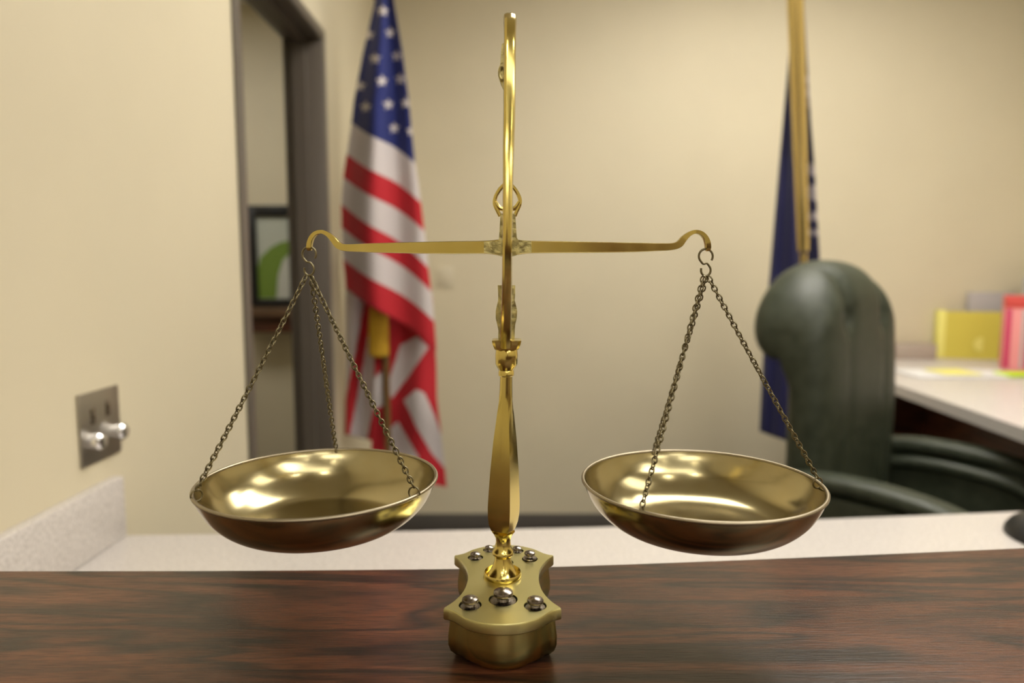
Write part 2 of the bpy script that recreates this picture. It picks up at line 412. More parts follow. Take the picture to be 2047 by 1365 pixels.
def cloth(name, panels, m, parent, thick=.0016):
    """panels: (rows of (px,py,Y) points, colour function(px,py,s,row))"""
    verts = []; faces = []; cols = []
    for rows, cfun in panels:
        o = len(verts); n = len(rows[0])
        for r in rows:
            for x, y, Y in r: verts.append(at(x, y, Y))
        for i in range(len(rows)-1):
            for j in range(n-1):
                faces.append((o+i*n+j, o+i*n+j+1, o+(i+1)*n+j+1, o+(i+1)*n+j))
                q = [rows[i][j], rows[i][j+1], rows[i+1][j+1], rows[i+1][j]]
                cols.append(cfun(sum(a[0] for a in q)/4, sum(a[1] for a in q)/4, (j+.5)/(n-1), i))
    W = Vector(parent['_w'])
    me = bpy.data.meshes.new(name); me.from_pydata([v-W for v in verts], [], faces); me.materials.append(m)
    at_ = me.color_attributes.new('dye', 'FLOAT_COLOR', 'CORNER')
    for p in me.polygons:
        p.use_smooth = True
        for li in p.loop_indices: at_.data[li].color = (*cols[p.index], 1)
    o = bpy.data.objects.new(name, me); COL.objects.link(o); o.parent = parent; o['_w'] = list(W)
    md = o.modifiers.new('hem', 'SOLIDIFY'); md.thickness = thick
    return o
m_flag = attr_mat('flag_cloth')
YF = 2.44
Lt = [(-70, 766), (0, 750), (100, 727), (200, 708), (246, 703), (310, 693), (355, 686), (408, 682), (455, 683), (518, 686), (577, 692)]
Rt = [(-70, 774), (0, 787), (100, 804), (200, 817), (326, 829), (405, 841), (462, 848), (536, 856), (583, 862), (643, 868), (702, 872)]
bl = [-70, 246, 308, 355, 408, 455, 518, 577]; br = [-70, 326, 405, 462, 536, 583, 643, 702]
cnt = [150, 16, 14, 14, 14, 14, 14]
NS = 90; rows = []; bands = []
STARS = [(765, 22), (738, 70), (780, 65), (750, 117), (794, 112), (763, 162), (801, 158), (721, 172), (732, 214), (776, 209), (812, 206), (788, 256), (823, 262), (752, -25)]
for k in range(7):
    for i in range(cnt[k]+(1 if k == 6 else 0)):
        t = i/cnt[k]; yl = lerp(bl[k], bl[k+1], t); yr = lerp(br[k], br[k+1], t)
        r = []
        for j in range(NS+1):
            s = j/NS; y = yl+(yr-yl)*(s**1.12+.05*math.sin(s*PI*2)*(1 if k else t))
            x = lerp(interp(Lt, yl), interp(Rt, yr), s)
            amp = .022*min(1, (yl+90)/300)
            Y = YF+amp*math.sin(s*PI*3.2+.9+yl*.002)+.012*math.sin(s*9+1.3)-.05*math.sin(s*PI)*min(1, (yl+90)/400)
            r.append((x, y, Y))
        rows.append(r); bands.append(k)
def colA(x, y, s, i):
    k = bands[i]
    if k == 0:
        for cx, cy in STARS:
            if abs(x-cx) < 15 and abs(y-cy) < 15 and star_dist(x, y, cx, cy): return FWHITE
        return NAVY
    return FWHITE if k % 2 == 1 else FRED
panels = [(rows, colA)]
# back-left fold
def grid(lt, rt, y0, y1, nx, ny, Yf, skew=0):
    R = []
    for i in range(ny+1):
        y = lerp(y0, y1, i/ny)
        R.append([(lerp(interp(lt, y), interp(rt, y), j/nx), y+skew*(j/nx), Yf(j/nx, y)) for j in range(nx+1)])
    return R
rowsB = grid([(480, 690), (700, 692), (870, 690)], [(480, 770), (870, 768), (900, 768)], 480, 868, 40, 120,
             lambda s, y: YF+.10+.018*math.sin(s*11+y*.004), 18)
def colB(x, y, s, i):
    u = x+(y-843)*.19
    if u < 683: return FWHITE
    if u < 704: return FRED
    if u < 741: return FWHITE
    return FRED
panels.append((rowsB, colB))
whites = [[(800, 690), (835, 672), (856, 694), (815, 755), (782, 797), (774, 770)],
          [(808, 800), (833, 778), (848, 785), (868, 830), (886, 880), (888, 935), (862, 905), (835, 858)],
          [(776, 858), (796, 842), (812, 870), (838, 915), (830, 940), (790, 945), (782, 900)],
          [(742, 760), (764, 740), (766, 810), (745, 820)]]
rowsC = grid([(560, 752), (760, 748), (900, 742)], [(560, 864), (700, 872), (760, 873), (850, 884), (950, 894), (990, 880)], 560, 940, 74, 200,
             lambda s, y: YF+.07+.02*math.sin(s*9+y*.006)+.01*math.sin(y*.03), 34)
def colC(x, y, s, i):
    for P in whites:
        if inpoly(x, y, P): return FWHITE
    return FRED
panels.append((rowsC, colC))
px_ = at(772, 640, YF+.045)
fl = thing('american_flag', 'red white and blue flag with stars draped on a pole in the corner', 'flag', (px_.x, px_.y, 0))
cloth('flag_cloth', panels, m_flag, fl)
bm = bmesh.new(); tube(bm, [(px_.x, px_.y, .03), (px_.x-.01, px_.y, 2.72)], .0125, 16); obj('pole', bm, m_polew, fl)
bm = bmesh.new(); lathe(bm, [(.13, 0), (.13, .015), (.11, .03), (.05, .05), (.03, .09), (.02, .12), (.013, .14)], (px_.x, px_.y, .001), 40); obj('base', bm, m_gold, fl)
bm = bmesh.new(); blob(bm, (px_.x-.01, px_.y, 2.75), (.03, .03, .04)); obj('finial', bm, m_gold, fl)
p1 = at(757, 590, YF+.02); p2 = at(757, 714, YF+.02)
bm = bmesh.new(); n = 24; rings = []
for r, t in ((.010, 0), (.022, .06), (.030, .18), (.034, .5), (.036, .85), (.034, .97), (.018, 1.0)):
    c = p1.lerp(p2, t)
    rings.append([c+Vector((r*(1+.06*(k % 2))*math.cos(2*PI*k/n), .6*r*(1+.06*(k % 2))*math.sin(2*PI*k/n), 0)) for k in range(n)])
loft(bm, rings); obj('tassel', bm, m_tassel, fl)

YG = 2.68
pt = at(1588, -60, YG-.28); pb = at(1606, 505, YG-.06); dv = (pb-pt)
foot = pt+dv*((.03-pt.z)/dv.z); topp = pt-dv*.25
sf = thing('navy_flag', 'dark navy flag hanging from a leaning gold pole behind the green chair', 'flag', (foot.x, foot.y, 0))
Ls = [(-70, 1586), (0, 1582), (120, 1576), (300, 1560), (520, 1541), (700, 1526), (860, 1518)]
Rs = [(-70, 1604), (0, 1609), (100, 1615), (200, 1621), (300, 1629), (520, 1641), (700, 1640), (905, 1615)]
rowsS = grid(Ls, Rs, -70, 862, 50, 190, lambda s, y: YG+(.05 if y > 300 else -.12+.17*max(0, (y+70))/370)+.025*math.sin(s*11)*min(1, (y+120)/300)-.03*s, 36)
def colS(x, y, s, i):
    if s > .55 and y < 150: return (.16, .13, .12)
    if s > .74:
        for cy, h in ((155, 14), (185, 9), (338, 12), (385, 15), (432, 9), (465, 6)):
            if abs(y-cy) < h and (s-.74)*60 > abs(y-cy)*.4: return (.42, .38, .42)
    if s > .6 and y < 215: return (.22, .18, .2)
    return (.018, .018, .075)
cloth('flag_cloth', [(rowsS, colS)], m_flag, sf)
bm = bmesh.new(); tube(bm, [foot, foot.lerp(pb, .5), pb], .0135, 18); obj('pole', bm, m_gold, sf)
bm = bmesh.new(); tube(bm, [pb-dv*.01, pb.lerp(pt, .5), pt, topp], [.021, .024, .028, .029], 18); obj('pole_sleeve', bm, m_gold, sf)
bm = bmesh.new(); lathe(bm, [(.10, 0), (.10, .015), (.09, .03), (.05, .05), (.03, .09), (.022, .12), (.015, .14)], (foot.x, foot.y, .0), 40); obj('base', bm, m_gold, sf)

# ------------------------------------------------------------------ green leather chair
N0 = Vector((.805, 1.89, 0)); WD = Vector((.76, .65, 0)).normalized(); FD = Vector((.65, -.76, 0)).normalized()
BW = .55; C0 = N0+WD*(BW/2)
def cl(f, wv, z): return C0+FD*f+WD*wv+Vector((0, 0, z))
base_c = cl(.28, 0, 0)
ch = thing('office_chair', 'dark green leather executive chair with rolled headrest and padded arms', 'chair', base_c)
def topz(s): return 1.39-.13*abs(s)**2.6
# backrest: one profile whose top curls back over into a roll
bm = bmesh.new(); rings = []
buttons = [(-.115, 1.225), (.125, 1.225)]
NSx = 56; NP = 44
def back_prof(s):
    wv = s*BW/2; a = abs(s)
    k = max((1-min(1, a)**7)**.5, .02); e = .075*(1-k)
    zt = topz(s); zc = zt-.11; prof = []
    for j in range(NP+1):
        t = j/NP; z = lerp(.50, zc-.02, t); f = .062+.014*math.sin(t*PI*.8)-.02*max(0, t-.7)
        for bw, bz in buttons:
            f -= .034*math.exp(-(((wv-bw)/.028)**2+((z-bz)/.034)**2))
        f -= .006*math.exp(-((wv-buttons[0][0])/.02)**2)*(t < .96)+.006*math.exp(-((wv-buttons[1][0])/.02)**2)*(t < .96)
        prof.append((f-e*.8, z))
    f0 = prof[-1][0]
    for j in range(1, 13):            # over the top
        q = PI/2*j/12; prof.append((-.075+(f0+.075)*math.cos(q), zc-.02+(.13-e)*math.sin(q)))
    for j in range(1, 19):            # around the back of the roll
        q = PI/2+1.42*PI*j/24*1.0; r = .105-e
        prof.append((-.075+r*math.cos(q), zc+.005+(r if q > PI else r)*math.sin(q)))
    fl_, zl_ = prof[-1]
    for j in range(1, 23):
        t = j/22; z = lerp(zl_, .50, t); tt = min(1, t*6)
        prof.append((lerp(fl_, -.062+e*.8, tt*tt*(3-2*tt)), z))
    return [cl(f, wv, z) for f, z in prof]
for i in range(NSx+1):
    u_ = -1+2*i/NSx; s_ = math.copysign(1-(1-abs(u_))**1.5, u_)
    rings.append(back_prof(s_))
loft(bm, rings); bk = obj('backrest', bm, m_leather, ch, smooth=80)
for bw, bz in buttons:
    bm = bmesh.new(); c = cl(.040, bw, bz); blob(bm, c, (.010, .010, .010), 12, 8); obj('button', bm, m_leather, ch)
M = Matrix.Translation(C0) @ Matrix(((FD.x, WD.x, 0, 0), (FD.y, WD.y, 0, 0), (0, 0, 1, 0), (0, 0, 0, 1)))
obj('seat', bx((.05, -.25, .50), (.56, .25, .63), .045, 4, M), m_leather, ch, smooth=60)
for sgn in (-1, 1):
    wc = sgn*.315
    sp = catmull([(-.02, .79), (.10, .812), (.24, .815), (.38, .80), (.47, .765), (.51, .70), (.515, .62)], 6)
    bm = bmesh.new(); rings = []
    for i, p in enumerate(sp):
        q = sp[min(i+1, len(sp)-1)]-sp[max(i-1, 0)]; nrm = Vector((-q.y, q.x)).normalized()
        sec = []
        for k in range(20):
            a = 2*PI*k/20; ca, sa = math.cos(a), math.sin(a)
            ca = math.copysign(abs(ca)**.7, ca); sa = math.copysign(abs(sa)**.7, sa)
            sec.append(cl(p.x+nrm.x*.024*sa, wc+.042*ca, p.y-.02+nrm.y*.024*sa))
        rings.append(sec)
    loft(bm, rings); arm = obj('armrest', bm, m_leather, ch, smooth=60)
    obj('arm_panel', bx((0, wc-.026, .48), (.50, wc+.026, .765), .02, 3, M), m_leather, arm, smooth=60)
    bm = bmesh.new(); tube(bm, [cl(p.x*.92+.02, wc-sgn*.036, p.y-.072) for p in sp[:30]], .02, 12); obj('piping_roll', bm, m_leather, arm)
bm = bmesh.new(); c = base_c; tube(bm, [(c.x, c.y, .09), (c.x, c.y, .50)], .03, 16); obj('gas_column', bm, m_black, ch)
for k in range(5):
    a = 2*PI*k/5+.3; e = Vector((c.x+.31*math.cos(a), c.y+.31*math.sin(a), .085))
    bm = bmesh.new(); tube(bm, [(c.x, c.y, .12), e], [.028, .018], 10); lg = obj('leg', bm, m_black, ch)
    bm = bmesh.new(); t = Vector((-math.sin(a), math.cos(a), 0))
    tube(bm, [Vector((e.x, e.y, .031))-t*.022, Vector((e.x, e.y, .031))+t*.022], .03, 16); obj('caster', bm, m_black, lg)

# ------------------------------------------------------------------ right hand desk and papers
DE0 = on(1790, 768, KZ); DE1 = on(2060, 860, KZ)
xe = 1.43
dk = thing('side_desk', 'beige topped side desk with dark wood base beyond the chair', 'desk', (2.05, 2.7, 0))
e_near = DE1+(DE1-DE0)*.25
topo = [Vector((DE0.x-.02, BY-.002, 0)), Vector((DE0.x, DE0.y, 0)), Vector((DE1.x, DE1.y, 0)), Vector((e_near.x, e_near.y, 0)), Vector((RX-.002, e_near.y, 0)), Vector((RX-.002, BY-.002, 0))]
bm = bmesh.new(); loft(bm, [[p+Vector((0, 0, KZ-.04)) for p in topo], [p+Vector((0, 0, KZ)) for p in topo]])
obj('desk_top', bm, m_counter, dk)
obj('side_panel', bx((1.52, BY-.55, .11), (RX-.02, BY-.02, KZ-.041)), m_wooddark, dk)
obj('back_panel', bx((RX-.04, e_near.y+.05, 0), (RX-.005, BY-.56, KZ-.041)), m_wooddark, dk)
bm = bmesh.new(); box(bm, (1.78, 1.75, 0), (1.82, BY-.56, KZ-.041)); obj('modesty_panel', bm, m_wooddark, dk)
def desk_item(px0, px1, pybase, pytop, depth):
    a = on(px0, pybase, KZ); b = on(px1, pybase, KZ); t = at(px0, pytop, a.y)
    return a.x, b.x, a.y, t.z
x0, x1, y_, zt = desk_item(1874, 1988, 716, 622, .1)
fo = thing('yellow_folder', 'upright yellow folder standing on the side desk left of the pink box', 'folder', ((x0+x1)/2, y_, KZ+.001))
R0 = Matrix.Translation((x0, y_, 0)) @ Matrix.Rotation(math.radians(-14), 4, 'Z')
obj('cover', bx((0, 0, KZ+.001), (x1-x0, .006, zt), .001, 1, R0), m_yel, fo)
obj('spine', bx((-.008, -.002, KZ+.001), (.03, .05, zt+.005), .004, 2, R0), m_yelp, fo)
bm = bmesh.new()
c_ = R0 @ Vector((.19, -.0015, KZ+.075)); rings = [[Vector((c_.x+.04*math.cos(2*PI*k/24), c_.y+o_, c_.z+.035*math.sin(2*PI*k/24))) for k in range(24)] for o_ in (0, .002)]
loft(bm, rings); obj('sticker', bm, m_yelp, fo)
xa, xb, yb, za = desk_item(1898, 1985, 709, 583, .1)
tag(obj('paper_stack', bx((xa, y_+.015, KZ+.001), (xb, y_+.045, za), .002), m_greyp, base=((xa+xb)/2, y_+.085, KZ+.001)), 'grey upright papers standing behind the yellow folder', 'papers')
x0, x1, y_, zt = desk_item(2001, 2075, 740, 592, .1)
RP = Matrix.Translation((x0, y_, 0)) @ Matrix.Rotation(math.radians(-33), 4, 'Z')
pk = thing('magazine_file', 'pink and red upright file box at the right end of the side desk', 'file box', ((x0+x1)/2, y_, KZ+.001))
obj('box_body', bx((0, 0, KZ+.001), (.16, .24, zt), .003, 2, RP), m_pink, pk)
obj('top_band', bx((-.001, -.003, zt-.05), (.161, .10, zt+.002), .001, 2, RP), m_red, pk)
for dx, wd, mm in ((.004, .022, m_mag), (.062, .012, m_greyp), (.080, .020, m_mag), (.115, .03, m_red)):
    obj('stripe', bx((dx, -.003, KZ+.012), (dx+wd, .001, zt-.055), .001, 2, RP), mm, pk)
xa, xb, yb, za = desk_item(1975, 2085, 720, 553, .1)
tag(obj('document_stack', bx((xa+.14, y_+.30, KZ+.001), (xb+.14, y_+.34, za), .003), m_greyp if False else mat('lilac_paper', (.52, .50, .52), .6), base=((xa+xb)/2, y_+.28, KZ+.001)), 'pale upright documents standing behind the pink file box', 'papers')
a = on(1838, 757, KZ); b = on(1975, 728, KZ)
tag(obj('loose_papers', bx((a.x, a.y, KZ+.001), (b.x-.12, a.y+.22, KZ+.010), .002, 2), m_paper, base=(a.x, a.y, KZ+.001)), 'white papers lying flat on the side desk before the yellow folder', 'papers')
tag(obj('yellow_note', bx((a.x+.12, a.y+.02, KZ+.0125), (a.x+.27, a.y+.17, KZ+.017), .001, 1), m_yelp, base=(a.x+.12, a.y, KZ+.0115)), 'pale yellow notepad lying on the flat white papers', 'notepad')
a = on(2016, 757, KZ)
tag(obj('neon_note', bx((a.x, a.y, KZ+.001), (a.x+.14, a.y+.09, KZ+.018), .004), m_neon, base=(a.x, a.y, KZ+.001)), 'neon green sticky notes on the side desk before the pink box', 'sticky notes')
a = on(1780, 716, KZ)
tag(obj('desk_tray', bx((a.x, a.y-.05, KZ+.001), (a.x+.20, a.y+.03, KZ+.075), .004), mat('tan_tray', (.42, .35, .29), .6), base=(a.x, a.y, KZ+.001)), 'low tan box at the left end of the side desk beside the chair', 'box')
# unidentified black device at the right edge of the white counter
a = on(2092, 1096, KZ)
mo = thing('desk_device', 'black rounded desk device on the white counter at the far right edge', 'device', (a.x+.05, a.y, KZ+.001))
bm = bmesh.new(); g = blob(bm, (a.x+.045, a.y+.03, KZ+.001), (.072, .08, .042), 24, 14)
for v in g: v.co.z = max(v.co.z, KZ+.001)
obj('body', bm, m_black, mo, smooth=50)
obj('button', bx((a.x+.03, a.y+.01, KZ+.040), (a.x+.06, a.y+.03, KZ+.046), .002), m_black, mo)

# ------------------------------------------------------------------ brass balance scale
SY = .385
PT = WZ+.0278                                       # top of the base plate
axp = [at(1004.5, 1160, SY), at(1012, 740, SY), at(1013, 690, SY)]
def axis(z):
    t = (z-axp[0].z)/(axp[2].z-axp[0].z); return (lerp(axp[0].x, axp[2].x, t), SY)
sc = thing('balance_scale', 'polished brass balance scale with two hanging pans on the oak ledge', 'balance scale', (axp[0].x, .380, WZ+.0004))
BC = Vector((on(1006, 1160, PT).x, .380, 0))
half = [(0, -.051), (.010, -.0495), (.019, -.0445), (.0245, -.0385), (.0275, -.0360), (.0312, -.0345)]
side = [(.0312, -.0335), (.0262, -.0255), (.0222, -.014), (.0208, 0), (.0222, .014), (.0262, .0255), (.0312, .0335)]
def outline(round_=False):
    q1 = catmull([(-a, b, 0) for a, b in half[:0:-1]]+[(a, b, 0) for a, b in half], 5)
    s1 = catmull([(a, b, 0) for a, b in side], 5)
    q2 = [Vector((-p.x, -p.y, 0)) for p in q1]; s2 = [Vector((-p.x, -p.y, 0)) for p in s1]
    return q1+s1+q2+s2
OL = outline()
def smooth_outline(P, it):
    P = [p.copy() for p in P]; n = len(P)
    for _ in range(it): P = [(P[i-1]+P[i]*2+P[(i+1) % n])/4 for i in range(n)]
    return P
OLb = smooth_outline(OL, 7)
def ringo(P, sx, sy, z): return [Vector((BC.x+p.x*sx, BC.y+p.y*sy, z(p) if callable(z) else z)) for p in P]
bmP = bmesh.new()
loft(bmP, [ringo(OL, .985, .99, PT-.0062), ringo(OL, 1, 1, PT-.0055), ringo(OL, 1, 1, PT-.0008), ringo(OL, .985, .992, PT)])
def zbot(p):
    n = max(0, 1-abs(abs(p.x)-.0175)/.004)*(1 if abs(p.y) > .03 else 0)
    return WZ+.0004+.0022*min(1, n*1.6)
bmB = bmesh.new()
loft(bmB, [ringo(OLb, .84, .90, zbot), ringo(OLb, .92, .94, WZ+.0032), ringo(OLb, .955, .965, WZ+.007), ringo(OLb, .955, .965, WZ+.012), ringo(OLb, .93, .955, WZ+.018), ringo(OLb, .92, .95, PT-.0058)])
# weights and their wells: px, py of well centre, well radius, head radius
WELLS = [(1005.7, 1198, .0079, .0055, .9, 'largest dark metal knob weight at front centre of the brass base'),
         (940, 1209, .0061, .0045, .9, 'dark metal knob weight in the front left well of the brass base'),
         (1070, 1210.5, .0061, .0045, .9, 'dark metal knob weight in the front right well of the brass base'),
         (1006.6, 1124.5, .0060, 0, 0, ''),
         (950.5, 1114, .0048, .0033, .9, 'small dark knob weight in the rear left well of the base'),
         (1059, 1117, .0049, .0034, .9, 'small dark knob weight raised in the rear right well of the base'),
         (978, 1099, .0040, .0028, .9, 'tiny dark knob weight at the far left behind the column'),
         (1034, 1101, .0040, .0029, .9, 'tiny dark knob weight at the far right behind the column')]
cutbm = bmesh.new()
for px, py, r, h, d, l in WELLS:
    c = on(px, py, PT); lathe(cutbm, [(r, -.0155), (r, .004)], (c.x, c.y, PT), 40)
cm = bpy.data.meshes.new('cut'); cutbm.normal_update(); cutbm.to_mesh(cm); cutbm.free(); cutter = bpy.data.objects.new('cut', cm); COL.objects.link(cutter)
finish(cutter, 0)
def drilled(name, bm, m, parent):
    o = obj(name, bm, m, parent); me0 = o.data
    # evaluate boolean in world space
    o.parent = None; o.location = parent['_w']
    md = o.modifiers.new('b', 'BOOLEAN'); md.operation = 'DIFFERENCE'; md.object = cutter; md.solver = 'EXACT'
    bpy.context.view_layer.update()
    dg = bpy.context.evaluated_depsgraph_get(); me = bpy.data.meshes.new_from_object(o.evaluated_get(dg))
    o.modifiers.clear(); o.data = me; me.name = name
    if len(me.materials) == 0: me.materials.append(m)
    o.parent = parent; o.location = (0, 0, 0); o['_w'] = list(parent['_w']); finish(o, 35)
    return o
drilled('base_plate', bmP, m_brass_satin, sc); drilled('base_body', bmB, m_brass_body, sc)
bpy.data.objects.remove(cutter); bpy.data.meshes.remove(cm)
for px, py, r, h, dd, l in WELLS:
    if not h: continue
    c = on(px, py, PT); lift = .0016 if 'raised' in l else 0
    z0 = -.015+lift; zt = -.0006+lift
    bm = bmesh.new(); rb = r-.0006; st_ = h*.52; H = h*1.16
    lathe(bm, [(rb, z0), (rb, zt-.0003), (rb-.0003, zt), (h*.75, zt), (st_*1.15, zt+.0003), (st_, zt+H*.25)], (c.x, c.y, PT), 36)
    wt = obj('brass_weight', bm, m_weight, base=(c.x, c.y, PT+z0)); tag(wt, l, 'weight', None)
    bm = bmesh.new()
    lathe(bm, [(st_, zt+H*.25), (h*.8, zt+H*.38), (h*.97, zt+H*.52), (h, zt+H*.66), (h*.93, zt+H*.82), (h*.68, zt+H*.95), (h*.3, zt+H*1.03), (h*.08, zt+H*1.07)], (c.x, c.y, PT), 36)
    obj('knob', bm, m_weight, wt)
# column
def zy(py, Y=SY): return at(1010, py, Y).z
def pw(wpx, py, Y=SY):  # radius from pixel width at a height
    d = ray(1010, py); return wpx/2*(Y/d.y)/F
bm = bmesh.new()
foot_prof = [(.0107, PT-.0002), (.0110, PT+.0006), (.0110, PT+.0018), (.0105, PT+.0029)]
prof = foot_prof+[(pw(w_, y_), zy(y_)) for w_, y_ in ((67, 1149), (59, 1144.5), (50, 1139), (42, 1131), (35.5, 1122), (31.5, 1112.5), (39, 1108.5), (44, 1106), (44, 1103), (40, 1099), (33, 1093), (29.5, 1080), (32, 1073), (40, 1066), (46, 1062))]
lathe(bm, prof, None, 48, axis=axis); obj('column_foot', bm, m_brass, sc)
bm = bmesh.new(); rings = []
tabw = [(1063, 40), (1057, 50), (1045, 58), (1030, 62), (1010, 63), (985, 61), (940, 56), (880, 46), (830, 35), (800, 28), (780, 25.5), (745, 24)]
ROT = math.radians(24)
for py, wp in tabw:
    z = zy(py); cx, cy = axis(z); k = interp([(745, 0), (785, 0), (835, .75), (880, 1), (1040, 1), (1063, .5)], py); R = pw(wp, py)
    ring = []
    for i in range(16):
        # 4 corners, each with 2 chamfer points; mid points on flats
        q, r_ = divmod(i, 4); a0 = q*PI/2
        a = a0+[-.30, .30, PI/4-.05, PI/4+.05][r_] if False else a0+[0, PI/8, PI/4, 3*PI/8][r_]
        # blend circle -> chamfered square radius
        aa = (a+PI/4) % (PI/2)-PI/4
        sq = .765/max(math.cos(aa), 1e-3)
        rr = lerp(1.0, sq, k)
        th = a+PI/2+PI+ROT*-1
        ring.append(Vector((cx+R*rr*math.cos(th), cy+R*rr*math.sin(th), z)))
    rings.append(ring)
loft(bm, rings); obj('column', bm, m_brass, sc, smooth=14)
bm = bmesh.new()
lathe(bm, [(pw(w_, y_), zy(y_)) for w_, y_ in ((27, 752), (31, 750), (31, 742), (29, 740), (38, 733), (44, 727), (45, 710), (43, 699), (40, 696))], None, 40, axis=axis)
obj('column_cup', bm, m_brass, sc)
bm = bmesh.new(); z1 = zy(679); z0 = zy(697); cx, cy = axis(z0); rings = []
for hw, z in ((pw(46, 697), z0), (pw(50, 693), lerp(z0, z1, .2)), (pw(55, 684), lerp(z0, z1, .6)), (pw(58, 680), z1), (pw(52, 680), z1+.0003)):
    rings.append([Vector((cx+hw*a, cy+hw*b, z)) for a, b in ((-1, -.8), (-.8, -1), (.8, -1), (1, -.8), (1, .8), (.8, 1), (-.8, 1), (-1, .8))])
loft(bm, rings); obj('collar', bm, m_brass, sc)
# curved suspension bracket in front of the beam
BR = [(1011, 690, .3745, 23), (1011.5, 660, .366, 22), (1013, 610, .358, 20.5), (1013.5, 560, .353, 20), (1014, 500, .350, 19.5), (1015, 430, .350, 20), (1015.5, 370, .351, 20),
      (1016.5, 300, .353, 22), (1018, 230, .356, 23), (1018.5, 170, .359, 23.5), (1019, 120, .363, 23), (1019.5, 70, .369, 23), (1020, 40, .377, 24)]
pts = [(at(x, y, Y), wd*(Y*1.0)/F/2) for x, y, Y, wd in BR]
# goes over the top and curls down behind
lp = pts[-1][0]
for dy, dz, wd in ((.006, .0035, 1.0), (.013, .0035, 1.0), (.019, -.001, .95), (.022, -.009, .85), (.021, -.018, .75), (.017, -.025, .7), (.011, -.026, .65), (.0105, -.020, .5)):
    pts.append((lp+Vector((-.0004, dy, dz)), pts[12][1]*wd))
cen = catmull([p for p, _ in pts], 5); wid = []
for i in range(len(pts)-1): wid += [lerp(pts[i][1], pts[i+1][1], k/5) for k in range(5)]
wid.append(pts[-1][1]); bm = bmesh.new(); rings = []
for i, p in enumerate(cen):
    t = (cen[min(i+1, len(cen)-1)]-cen[max(i-1, 0)]).normalized(); u = Vector((1, 0, 0)); v = t.cross(u).normalized(); u = v.cross(t)
    w2 = wid[i]; th = .0028 if i < 60 else .0022
    sec = [(-.55, 1), (.35, 1.05), (.85, .6), (1, 0), (.8, -.8), (.3, -1), (-.5, -1), (-.9, -.7), (-1, .1), (-.9, .65)]
    rings.append([p+u*(a*w2)+v*(b*th) for a, b in sec])
loft(bm, rings); obj('bracket', bm, m_brass, sc, smooth=28)
# small cast hook boss on the left of the bracket top
bm = bmesh.new(); Yb = .381
ol = [(1003, 88), (1009, 84), (1014, 100), (1014, 175), (1006, 176), (1001, 165), (997, 152), (996, 138), (1000, 128), (1001, 110)]
ring = [at(x, y, Yb) for x, y in ol]; loft(bm, [ring, [p+Vector((0, .004, 0)) for p in ring]])
tube(bm, [at(1004+6*math.cos(a), 146+13*math.sin(a), Yb-.001) for a in [2*PI*k/16 for k in range(16)]], .0008, 6, closed=True)
obj('hook_boss', bm, m_brass_cast, sc)
# ornate finial plate above the collar
bm = bmesh.new(); YF2 = .3925
ol = [(570, 995, 1030), (588, 996, 1030), (600, 996, 1029), (612, 993, 1032), (622, 991, 1034), (636, 991, 1033), (648, 994, 1030), (660, 996.5, 1029), (672, 996, 1029), (684, 997, 1028)]
rings = []
for y, a, b in ol:
    p, q = at(a, y, YF2), at(b, y, YF2); n_ = 7; fr_ = []; bk_ = []
    for k in range(n_):
        x = lerp(p.x, q.x, k/(n_-1)); e = math.sin(PI*k/(n_-1))
        fr_.append(Vector((x, YF2-.0012-.0016*e-.0010*(random.random()), p.z))); bk_.append(Vector((x, YF2+.0012+.0016*e, p.z)))
    rings.append(fr_+bk_[::-1])
loft(bm, rings); obj('finial_plate', bm, m_brass_cast, sc, smooth=20)
# beam
def beam_side(side):
    if side < 0:
        P = [(1004, 495, 34, .0040), (985, 494.5, 27, .0036), (965, 494.5, 24.5, .0034), (900, 495, 24, .0030), (830, 495.3, 22, .0028), (760, 495.5, 18.5, .0026), (720, 495.6, 15.5, .0025), (690, 495, 13.5, .0025),
             (677, 490, 13.5, .0025), (668, 479.5, 12, .0025), (657, 469, 9, .0024), (644, 463.5, 7.2, .0022), (632, 466, 7.2, .0022), (624, 474, 8, .0022), (619.5, 485, 9, .0022), (618.5, 495, 9.5, .0020), (619, 501, 6.5, .0014)]
    else:
        P = [(1012, 495, 36, .0040), (1034, 494.5, 29, .0036), (1060, 494, 24, .0034), (1120, 494, 22.5, .0030), (1200, 494.5, 20.5, .0028), (1270, 494.5, 18, .0026), (1310, 494, 15.5, .0025), (1342, 493, 13.5, .0025),
             (1357, 488, 13.5, .0025), (1366, 477.5, 12, .0025), (1376, 468.5, 9, .0024), (1388, 463.5, 7.4, .0022), (1400, 465.5, 7.4, .0022), (1409, 473.5, 8.5, .0022), (1414, 485, 10, .0022), (1415, 495, 10.5, .0020), (1415, 502, 6.5, .0014)]
    cps = catmull([at(x, y, SY) for x, y, _, _ in P], 5); hw = []
    for i in range(len(P)-1): hw += [(lerp(P[i][2], P[i+1][2], k/5), lerp(P[i][3], P[i+1][3], k/5)) for k in range(5)]
    hw.append(P[-1][2:]); rings = []
    for i, p in enumerate(cps):
        t = (cps[min(i+1, len(cps)-1)]-cps[max(i-1, 0)]).normalized(); v = Vector((0, 1, 0)); u = t.cross(v).normalized()
        h = hw[i][0]/2*.392/F; d_ = hw[i][1]
        sec = []
        for a, b in ((-.9, -1), (.9, -1), (1, -.75), (1, .75), (.9, 1), (-.9, 1), (-1, .75), (-1, -.75)): sec.append(p+u*(a*h)+v*(b*d_))
        rings.append(sec)
    return rings
bm = bmesh.new(); loft(bm, beam_side(-1)); loft(bm, beam_side(1))
beam = obj('beam', bm, m_brass, sc, smooth=30)
